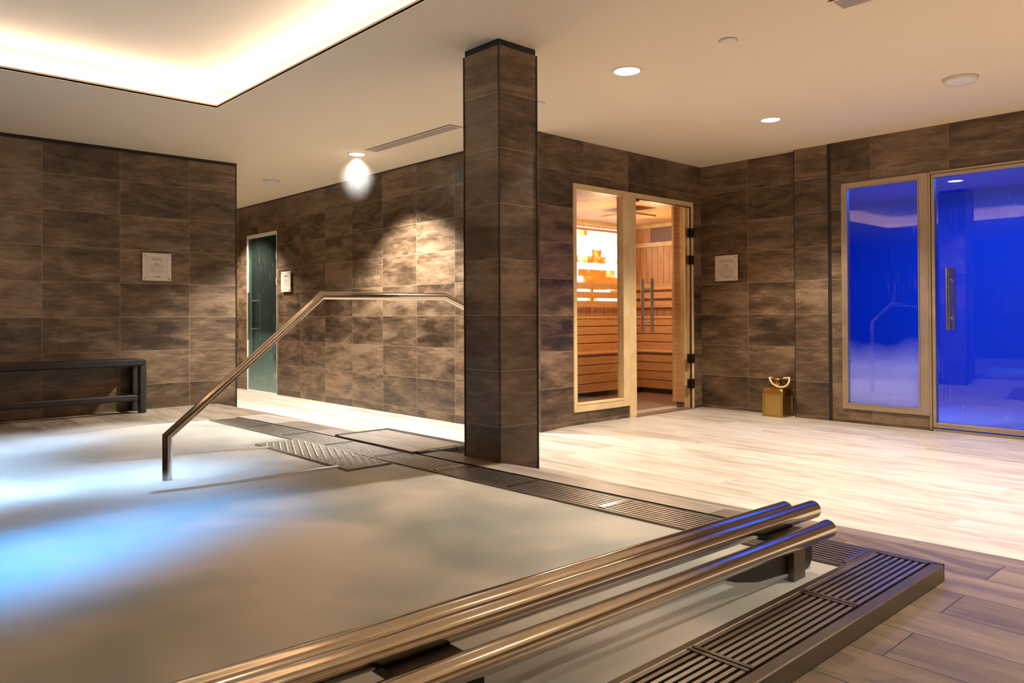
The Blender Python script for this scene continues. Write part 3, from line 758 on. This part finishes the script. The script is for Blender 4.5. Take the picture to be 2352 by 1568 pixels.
def build_sauna_front():
    y0, y1 = YS-.012, YS+.06
    root = empty_struct('window_1', (4.78, YS, Z(-0.82)))
    f = MB()
    for a in ((4.782, 4.818, Z(-.822), Z(1.128)), (5.436, 5.53, Z(-.822), Z(1.128)), (4.818, 5.436, Z(1.078), Z(1.128)), (4.818, 5.436, Z(-.822), Z(-.765))): f.box(a[0], a[1], y0, y1, a[2], a[3])
    bevel(obj('window_frame', f, M['pine'], root), .004)
    g = MB(); g.box(4.818, 5.436, YS+.04, YS+.048, Z(-.765), Z(1.078)); obj('pane', g, M['glass'], root)
    sl = MB(); sl.box(4.818, 5.436, y0-.004, YS+.04, Z(-.765), Z(-.745)); bevel(obj('window_sill', sl, M['pine'], root), .006)
    root = empty_struct('door_1', (5.55, YS, 0.05))
    f = MB()
    f.box(5.53, 5.623, y0, y1, 0.03, Z(1.128)); f.box(5.623, 6.54, y0, y1, Z(1.083), Z(1.128)); f.box(6.512, 6.54, y0, y1, 0.05, Z(1.083))
    f.box(6.50, 6.545, y1, YS+.085, 0.05, Z(1.083))
    bevel(obj('door_frame', f, M['pine'], root), .003)
    g = MB(); g.box(5.632, 6.503, YS-.004, YS+.005, 0.062, Z(1.074)); gl = obj('door_glass', g, M['glass'], root)
    e = MB(); e.box(5.627, 5.632, YS-.004, YS+.012, 0.055, Z(1.080)); e.box(6.503, 6.509, YS-.004, YS+.012, .055, Z(1.08)); e.box(5.627, 6.509, YS-.004, YS+.012, Z(1.074), Z(1.08)); obj('seal', e, M['black'], root)
    for z in (0.82, 0.55, -0.43, -0.68):
        h = MB(); h.box(6.455, 6.498, YS-.012, YS+.014, Z(z)-.045, Z(z)+.045); h.tube([(6.506, YS-.012, Z(z)-.045), (6.506, YS-.012, Z(z)+.045)], .009, 12); h.box(6.512, 6.536, YS-.018, YS-.011, Z(z)-.045, Z(z)+.045)
        obj('hinge', h, M['dark_metal'], root)
    h = MB(); x = 5.80
    for yy in (YS-.055, YS+.055): h.tube([(x, yy, Z(-.159)), (x, yy, Z(.343))], .0155, 18)
    for z in (.25, -.06): h.tube([(x, YS-.055, Z(z)), (x, YS+.055, Z(z))], .008, 12)
    obj('door_handle', h, M['chrome'], root)
    k = MB(); k.box(5.63, 5.68, YS-.006, YS+.012, Z(1.055), Z(1.08)); obj('latch', k, M['chrome'], root)
    d = MB(); d.box(5.60, 6.53, YS-.03, YS+.10, 0.045, 0.058); obj('threshold', d, M['sauna_floor'], root)
build_sauna_front()

# ------------------------------------------------------------------ blue steam room
M['blue_glass'] = mat_steam_glass('steamed_glass', (0.96, 0.97, 1.0), Z(-0.75), Z(-0.42), 0.0, (0.85, 0.85, 0.95), 0.55, 0.30)
M['blue_door_glass'] = mat_steam_glass('steamed_door_glass', (0.96, 0.97, 1.0), Z(-1.2), Z(-0.72), 0.0, (0.85, 0.85, 0.95), 0.3, 0.30)
M['blue_lit_wall'] = mat_plain('blue_lit_tile', (0.03, 0.24, 0.76), 0.5, var=0.03)  # blue of the room's light is put into the wall colour
def build_steam_room():
    x0, x1, y0, y1 = XG+.16, 8.7, 0.2, 3.9; zc = Z(1.25)
    b = MB(); b.box(x1, x1+.05, y0, y1, 0, zc); b.box(x0, x1, y1, y1+.05, 0, zc); b.box(x0, x1, y0-.05, y0, 0, zc); struct(obj('wall_steam_room', b, M['blue_lit_wall']))
    b = MB(); b.box(x0, x1, y0, y1, zc, zc+.05); struct(obj('ceiling_steam_room', b, M['blue_lit_wall']))
    b = MB(); b.box(XG+.06, x1, y0, 3.05, 0.03, 0.062); struct(obj('floor_steam_room', b, M['blue_lit_wall']))
    for (x, y, z, e, s) in ((7.5, 2.3, zc-.05, 22, 1.2), (7.6, 2.8, 0.5, 6, .6), (7.6, 1.3, 0.5, 6, .6)):
        l = bpy.data.lights.new('steam_room_light', 'AREA' if z > 1 else 'POINT'); l.energy = e; l.color = (0.0, 0.12, 1.0)
        if z > 1: l.size = s
        else: l.shadow_soft_size = .25
        o = bpy.data.objects.new('steam_room_light', l); COL.objects.link(o); o.location = (x, y, z)
    xa, xb = XG-.016, XG+.05
    root = empty_struct('window_2', (XG, 2.6, Z(-.81)))
    f = MB()
    for a in ((2.916, 2.962, Z(-.811), Z(1.130)), (2.262, 2.331, Z(-.811), Z(1.130)), (2.331, 2.916, Z(1.087), Z(1.130)), (2.331, 2.916, Z(-.811), Z(-.768))): f.box(xa, xb, a[0], a[1], a[2], a[3])
    bevel(obj('window_frame', f, M['alu'], root), .003)
    f = MB()
    for a in ((2.908, 2.916, Z(-.768), Z(1.087)), (2.331, 2.339, Z(-.768), Z(1.087)), (2.339, 2.908, Z(1.079), Z(1.087)), (2.339, 2.908, Z(-.768), Z(-.758))): f.box(xa-.005, xa+.02, a[0], a[1], a[2], a[3])
    obj('glazing_bead', f, M['alu'], root)
    g = MB(); g.box(XG+.004, XG+.012, 2.331, 2.916, Z(-.768), Z(1.087)); obj('pane', g, M['blue_glass'], root, )
    root = empty_struct('door_2', (XG, 1.8, 0.06))
    f = MB()
    f.box(xa, xb, 2.244, 2.262, 0.06, Z(1.130)); f.box(xa, xb, 1.335, 2.244, Z(1.118), Z(1.134)); f.box(xa, xb, 1.335, 1.365, 0.06, Z(1.118)); f.box(xa+.01, xb, 1.335, 2.244, 0.05, 0.07)
    bevel(obj('door_frame', f, M['alu'], root), .003)
    e = MB(); e.box(xa+.004, xa+.03, 2.239, 2.244, 0.07, Z(1.118)); e.box(xa+.004, xa+.03, 1.37, 2.244, Z(1.113), Z(1.118)); obj('seal', e, M['black'], root)
    f = MB()
    for a in ((2.214, 2.239, 0.08, Z(1.113)), (1.37, 1.395, .08, Z(1.113)), (1.395, 2.214, Z(1.086), Z(1.113)), (1.395, 2.214, 0.08, 0.12)): f.box(xa, xb-.01, a[0], a[1], a[2], a[3])
    bevel(obj('door_leaf', f, M['alu'], root), .003)
    g = MB(); g.box(XG+.004, XG+.012, 1.395, 2.214, 0.12, Z(1.086)); obj('door_glass', g, M['blue_door_glass'], root)
    h = MB(); y = 2.11
    for xx in (XG-.05, XG+.066): h.tube([(xx, y, Z(-.127)), (xx, y, Z(.363))], .0155, 18)
    for z in (.265, -.035): h.tube([(XG-.05, y, Z(z)), (XG+.066, y, Z(z))], .009, 12); h.lathe([(0.0, 0), (.016, 0), (.016, .01), (0, .01)], (XG, y, Z(z)), 12)
    obj('door_handle', h, M['chrome'], root)
build_steam_room()

# ------------------------------------------------------------------ green steam bath door at the end of the corridor
M['green_glass'] = mat_steam_glass('misted_green_glass', (0.50, 0.62, 0.58), Z(-1.0), Z(-0.2), 0.04, (0.62, 0.80, 0.76), 0.6, 0.6)
M['teal_wall'] = mat_plain('steam_bath_wall', (0.06, 0.075, 0.068), 0.5, var=0.1)
def build_green_door():
    x0, x1, y0, y1 = XB+.15, 6.3, 8.6, 10.8; zc = 2.3
    b = MB(); b.box(x1, x1+.05, y0, y1, 0, zc); b.box(x0, x1, y1, y1+.05, 0, zc); b.box(x0, x1, y0-.05, y0, 0, zc); struct(obj('wall_steam_bath', b, M['teal_wall']))
    b = MB(); b.box(x0, x1, y0, y1, zc, zc+.05); struct(obj('ceiling_steam_bath', b, M['teal_wall']))
    b = MB(); b.box(XB+.01, x1, y0, y1, -.04, 0.0); struct(obj('floor_steam_bath', b, M['teal_wall']))
    l = bpy.data.lights.new('steam_bath_light', 'POINT'); l.energy = 7; l.color = (.55, 1, .85); l.shadow_soft_size = .1
    o = bpy.data.objects.new('steam_bath_light', l); COL.objects.link(o); o.location = (5.2, 9.4, 0.5)
    root = empty_struct('door_3', (XB, 9.63, 0.0))
    f = MB(); f.box(XB-.008, XB+.05, 9.185, 10.07, Z(1.055), Z(1.10)); f.box(XB-.008, XB+.05, 10.04, 10.07, 0.0, Z(1.055)); f.box(XB-.008, XB+.05, 9.185, 10.04, -.012, 0.012); f.box(XB-.004, XB+.05, 9.185, 9.192, 0.012, Z(1.055))
    bevel(obj('door_frame', f, M['white'], root), .003)
    g = MB(); g.box(XB+.002, XB+.012, 9.196, 10.036, 0.015, Z(1.05)); obj('door_glass', g, M['green_glass'], root)
    h = MB(); y = 9.86
    for xx in (XB-.075, XB+.08): h.tube([(xx, y, Z(-.30)), (xx, y, Z(.33))], .0155, 18)
    for z in (.22, -.15): h.tube([(XB-.075, y, Z(z)), (XB+.08, y, Z(z))], .011, 12)
    obj('door_handle', h, M['chrome'], root)
    for z in (.78, .45, -.52, -.74):
        k = MB(); k.box(XB-.008, XB+.02, 9.196, 9.245, Z(z)-.04, Z(z)+.04); obj('hinge', k, M['chrome'], root)
build_green_door()

# ------------------------------------------------------------------ signs
def text_mesh(body, size, cx, cz, align='CENTER'):
    cu = bpy.data.curves.new('t', 'FONT'); cu.body = body; cu.size = size; cu.align_x = align; cu.align_y = 'CENTER'; cu.extrude = 0.0006
    o = bpy.data.objects.new('t', cu); COL.objects.link(o)
    bpy.context.view_layer.update()
    me = o.evaluated_get(bpy.context.evaluated_depsgraph_get()).to_mesh()
    vs = [(v.co.x+cx, v.co.y+cz, v.co.z) for v in me.vertices]; fs = [tuple(p.vertices) for p in me.polygons]
    bpy.data.objects.remove(o); bpy.data.curves.remove(cu)
    return vs, fs
def build_sign(name, label, pos, face, title, tsize, lines, rnd, w=0.25):
    """face: 'Y-' looks towards -y, 'X-' looks towards -x"""
    root = thing(name, label, 'sign', pos)
    P = Vector(pos)
    def T(a, b, d):          # a to the viewer's right, b up, d out of the wall
        return (P.x+a, P.y-d, P.z+b) if face == 'Y-' else (P.x-d, P.y-a, P.z+b)
    def plate(a0, a1, b0, b1, d0, d1, mb):
        c = [T(a, b, d) for d in (d0, d1) for a, b in ((a0, b0), (a1, b0), (a1, b1), (a0, b1))]
        for q in ((4, 5, 6, 7), (3, 2, 1, 0), (0, 1, 5, 4), (1, 2, 6, 5), (2, 3, 7, 6), (3, 0, 4, 7)): mb.face([c[i] for i in q])
    h = w/2
    b = MB(); plate(-h, h, -h, h, .016, .024, b); obj('plate', b, M['sign'], root)
    for a, bb in ((-1, -1), (1, -1), (1, 1), (-1, 1)):
        s = MB(); s.tube([T(a*(h-.02), bb*(h-.02), 0.0), T(a*(h-.02), bb*(h-.02), .03)], .0065, 14); obj('screw', s, M['chrome'], root)
    k = MB(); e = .0242; e2 = .0248; t = .0012; q = h-.035
    plate(-q, -q+t, -q, q, e, e2, k); plate(q-t, q, -q, q, e, e2, k)
    plate(-q, q, q-t, q, e, e2, k); plate(-q, -.045, -q, -q+t, e, e2, k); plate(.045, q, -q, -q+t, e, e2, k)
    plate(-q, -.03, .043, .043+t, e, e2, k); plate(.03, q, .043, .043+t, e, e2, k)
    obj('border', k, M['ink'], root)
    x = MB()
    def put(body, size, cx, cz):
        vs, fs = text_mesh(body, size, cx, cz); b0 = len(x.v)
        for f in fs: x.face([T(vs[i][0], vs[i][1], e+.0002+vs[i][2]) for i in f])
    if title: put(title, tsize, 0, .067)
    else: plate(-.05, .05, .060, .074, e, e2, x)
    obj('title', x, M['ink'], root)
    m = MB()                                         # little emblem of three waves
    for j in range(3):
        pts = [(-.018+.036*i/8, .036-.007*j+.003*math.sin(i/8*4*math.pi)) for i in range(9)]
        for (a0, b0), (a1, b1) in zip(pts, pts[1:]):
            m.face([T(a0, b0-.0014, e2), T(a1, b1-.0014, e2), T(a1, b1+.0014, e2), T(a0, b0+.0014, e2)])
    obj('emblem', m, M['ink'], root)
    n = MB(); rr = random.Random(rnd)                # the small print, too small to read in the photograph
    for (half, z, th) in lines:
        a = -half
        while a < half-.004:
            wd = min(rr.uniform(.006, .022), half-a); plate(a, a+wd, z-th/2, z+th/2, e, e2, n); a += wd+.003
    obj('small_print', n, M['ink'], root)
    n = MB(); plate(-.03, -.004, -q-.002, -q+.003, e, e2, n); plate(0.0, .03, -q-.003, -q+.004, e, e2, n)
    obj('footer', n, M['ink'], root)
build_sign('wall_sign', 'cream POOL sign screwed to the left wall above the woven bench', (2.339, 7.333, Z(.460)), 'Y-', 'POOL', .034,
           [(.056, .014, .004), (.058, 0.0, .0025), (.064, -.012, .0025), (.040, -.024, .0025), (.062, -.036, .0025), (.054, -.048, .0025)], 3)
build_sign('wall_sign', 'cream sign reading L\'HIMALAYA on the right wall beside the sauna', (6.69, 4.137, Z(.462)), 'X-', "L'HIMALAYA", .027,
           [(.05, .010, .004)]+[(.08-.004*(i % 3), -.004-.0105*i, .0022) for i in range(8)], 5)
build_sign('wall_sign', 'pale narrow-looking sign in the corridor beside the green glass door', (XB, 8.895, Z(.439)), 'X-', None, .03,
           [(.06, .012, .004), (.045, .0, .003)]+[(.05, -.012-.011*i, .0022) for i in range(5)], 9)

# ------------------------------------------------------------------ woven bench
def mat_rattan():
    t = NT('woven_rattan'); co = t.n('ShaderNodeTexCoord').outputs['Object']
    ch = t.n('ShaderNodeTexChecker', {'Vector': t.vscale(co, (1, 1, 1)), 'Scale': 110.0}).outputs['Fac']
    w1 = t.n('ShaderNodeTexWave', {'Vector': co, 'Scale': 34.0, 'Distortion': 0.0}, bands_direction='X').outputs['Fac']
    w2 = t.n('ShaderNodeTexWave', {'Vector': co, 'Scale': 34.0, 'Distortion': 0.0}, bands_direction='Z').outputs['Fac']
    h = t.math('ADD', t.math('MULTIPLY', ch, .6), t.math('MULTIPLY', w1, t.math('SUBTRACT', 1.0, w2)))
    t.surf(t.bsdf(t.mix(ch, (0.009, 0.006, 0.004, 1), (0.018, 0.012, 0.008, 1)), 0.42, 0, t.bump(h, 0.6, 0.003))); return t.mat
M['rattan'] = mat_rattan()
def build_bench():
    zf = Z(-0.822); x0, x1, y0, y1 = 0.50, 2.17, 7.045, 7.315
    root = thing('bench', 'long dark brown woven bench against the left wall', 'bench', (1.3, 7.18, zf))
    zt = Z(-.357); zb = Z(-.417); lw = .06
    b = MB(); b.rbox(x0, x1, y0, y1, zb, zt, .012); obj('seat', b, M['rattan'], root)
    for x in (x0, x1-lw):
        for y in (y0, y1-lw):
            b = MB(); b.rbox(x, x+lw, y, y+lw, zf, zb+.01, .010); obj('leg', b, M['rattan'], root)
    zs0, zs1 = Z(-.715), Z(-.662)
    b = MB(); b.rbox(x0+lw, x1-lw, y0+.01, y0+.05, zs0, zs1, .008); obj('stretcher', b, M['rattan'], root)
    for x in (x0+.01, x1-.05):
        b = MB(); b.rbox(x, x+.04, y0+lw, y1-lw, zs0, zs1, .008); obj('stretcher', b, M['rattan'], root)
build_bench()

# ------------------------------------------------------------------ lantern
def mat_brass_mesh():
    t = NT('pierced_brass'); co = t.n('ShaderNodeTexCoord').outputs['Object']
    s = t.n('ShaderNodeSeparateXYZ', {0: co}); a = t.math('ADD', s.outputs[0], s.outputs[1])
    v = t.n('ShaderNodeCombineXYZ', {0: a, 1: s.outputs[2]}).outputs[0]
    br = t.n('ShaderNodeTexBrick', {'Vector': v, 'Scale': 1.0, 'Mortar Size': 0.0028, 'Brick Width': 0.0105, 'Row Height': 0.0105, 'Mortar Smooth': .3}, offset=0.5).outputs['Fac']
    m = t.bsdf((0.80, 0.55, 0.17), 0.28, 1.0, t.bump(br, .8, .004)); k = t.bsdf((0.05, 0.025, 0.008), 0.6)
    t.surf(t.n('ShaderNodeMixShader', {0: br, 1: k.outputs[0], 2: m.outputs[0]})); return t.mat
def build_lantern():
    M['brass'] = mat_plain('brass', (0.50, 0.30, 0.08), 0.3, 1.0, var=.1); M['brass_mesh'] = mat_brass_mesh(); M['rope'] = mat_plain('rope', (0.80, 0.62, 0.32), 0.7, var=.1)
    x0, y0, s = 6.482, 3.455, .200; cx, cy = x0+s/2, y0+s/2; z0 = floor_z(cx, cy)-.001
    root = thing('lantern', 'square brass lantern with pierced sides and rope handle on the floor', 'lantern', (cx, cy, z0))
    def sq(hw, z, r, n=6):
        out = []
        for qx, qy, a0 in ((1, 1, 0), (-1, 1, 90), (-1, -1, 180), (1, -1, 270)):
            for k in range(n+1):
                a = math.radians(a0+90*k/n); out.append((cx+qx*(hw-r)+r*math.cos(a), cy+qy*(hw-r)+r*math.sin(a), z))
        return out
    h = s/2
    b = MB(); b.grid([sq(h, z0, .008), sq(h, z0+.018, .008)], closed=True, smooth=False, cap=True); obj('base', b, M['brass'], root)
    b = MB(); b.grid([sq(h-.006, z0+.018, .006), sq(h-.006, z0+.205, .006)], closed=True, smooth=False, cap=True); obj('pierced_panel', b, M['brass_mesh'], root)
    f = MB()
    for qx in (-1, 1):
        for qy in (-1, 1): f.box(cx+qx*h, cx+qx*(h-.02), cy+qy*h, cy+qy*(h-.02), z0+.018, z0+.205)
    f.grid([sq(h+.001, z0+.195, .003), sq(h+.001, z0+.212, .003)], closed=True, smooth=False, cap=True)
    bevel(obj('frame', f, M['brass'], root), .002)
    d = MB(); d.grid([sq(h, z0+.212, .012), sq(h, z0+.235, .014), sq(h-.006, z0+.255, .03), sq(h-.022, z0+.272, .04), sq(h-.040, z0+.281, .04), sq(.036, z0+.288, .034), sq(.034, z0+.292, .033)], closed=True, cap=True); obj('dome', d, M['brass'], root)
    n = MB(); n.lathe([(.034, .288), (.034, .330), (.040, .332), (.040, .342), (.030, .352), (.0005, .356)], (cx, cy, z0), 28); obj('neck', n, M['brass'], root)
    # rope handle hanging forward, ring pins
    dv = Vector((-.5, .5, 0)).normalized(); fw = Vector((-.72, -.69, 0)).normalized()
    c = Vector((cx, cy, z0+.335)); pts = []
    for k in range(25):
        a = math.pi*k/24; pts.append(c + dv*(.088*math.cos(a)) + fw*(.05+.060*math.sin(a)) + Vector((0, 0, .020-.080*math.sin(a))))
    pts = [c+dv*.05+Vector((0, 0, .012))]+pts+[c-dv*.05+Vector((0, 0, .012))]
    r = MB(); r.tube(pts, .0085, 12); obj('handle', r, M['rope'], root)
    p = MB(); p.tube([c+dv*.062+Vector((0, 0, .008)), c-dv*.062+Vector((0, 0, .008))], .005, 10); obj('pin', p, M['dark_metal'], root)
build_lantern()

# thin mist lying on the far half of the pool
def build_mist():
    t = NT('pool_mist'); co = t.n('ShaderNodeTexCoord').outputs['Object']
    z = t.n('ShaderNodeSeparateXYZ', {0: co}).outputs[2]
    n = t.noise(t.vscale(co, (1.0, 1.0, 1.5)), 1.6, 2, 0.4)
    d = t.n('ShaderNodeMapRange', {0: n, 1: 0.36, 2: 0.66, 3: 1.8, 4: 12.0}).outputs[0]
    d = t.math('MULTIPLY', d, t.n('ShaderNodeMapRange', {0: z, 1: 0.0, 2: 0.055, 3: 1.0, 4: 0.0}, interpolation_type='SMOOTHSTEP').outputs[0])
    x = t.n('ShaderNodeSeparateXYZ', {0: co}).outputs[0]
    d = t.math('MULTIPLY', d, t.n('ShaderNodeMapRange', {0: x, 1: -0.1, 2: -0.75, 3: 0.12, 4: 1.0}, interpolation_type='SMOOTHSTEP').outputs[0])
    t.vol(t.n('ShaderNodeVolumeScatter', {'Color': (1, 1, 1), 'Density': d, 'Anisotropy': 0.0}))
    b = MB(); b.box(PX0+.05, 2.28, 3.35, 6.04, RIM+.004, WL+.068)
    o = obj('pool_mist', b, t.mat, origin=(2.28, 4.7, WL+.01))
    tag(o, 'thin white mist drifting low over the far half of the pool', 'mist', kind='stuff')
build_mist()
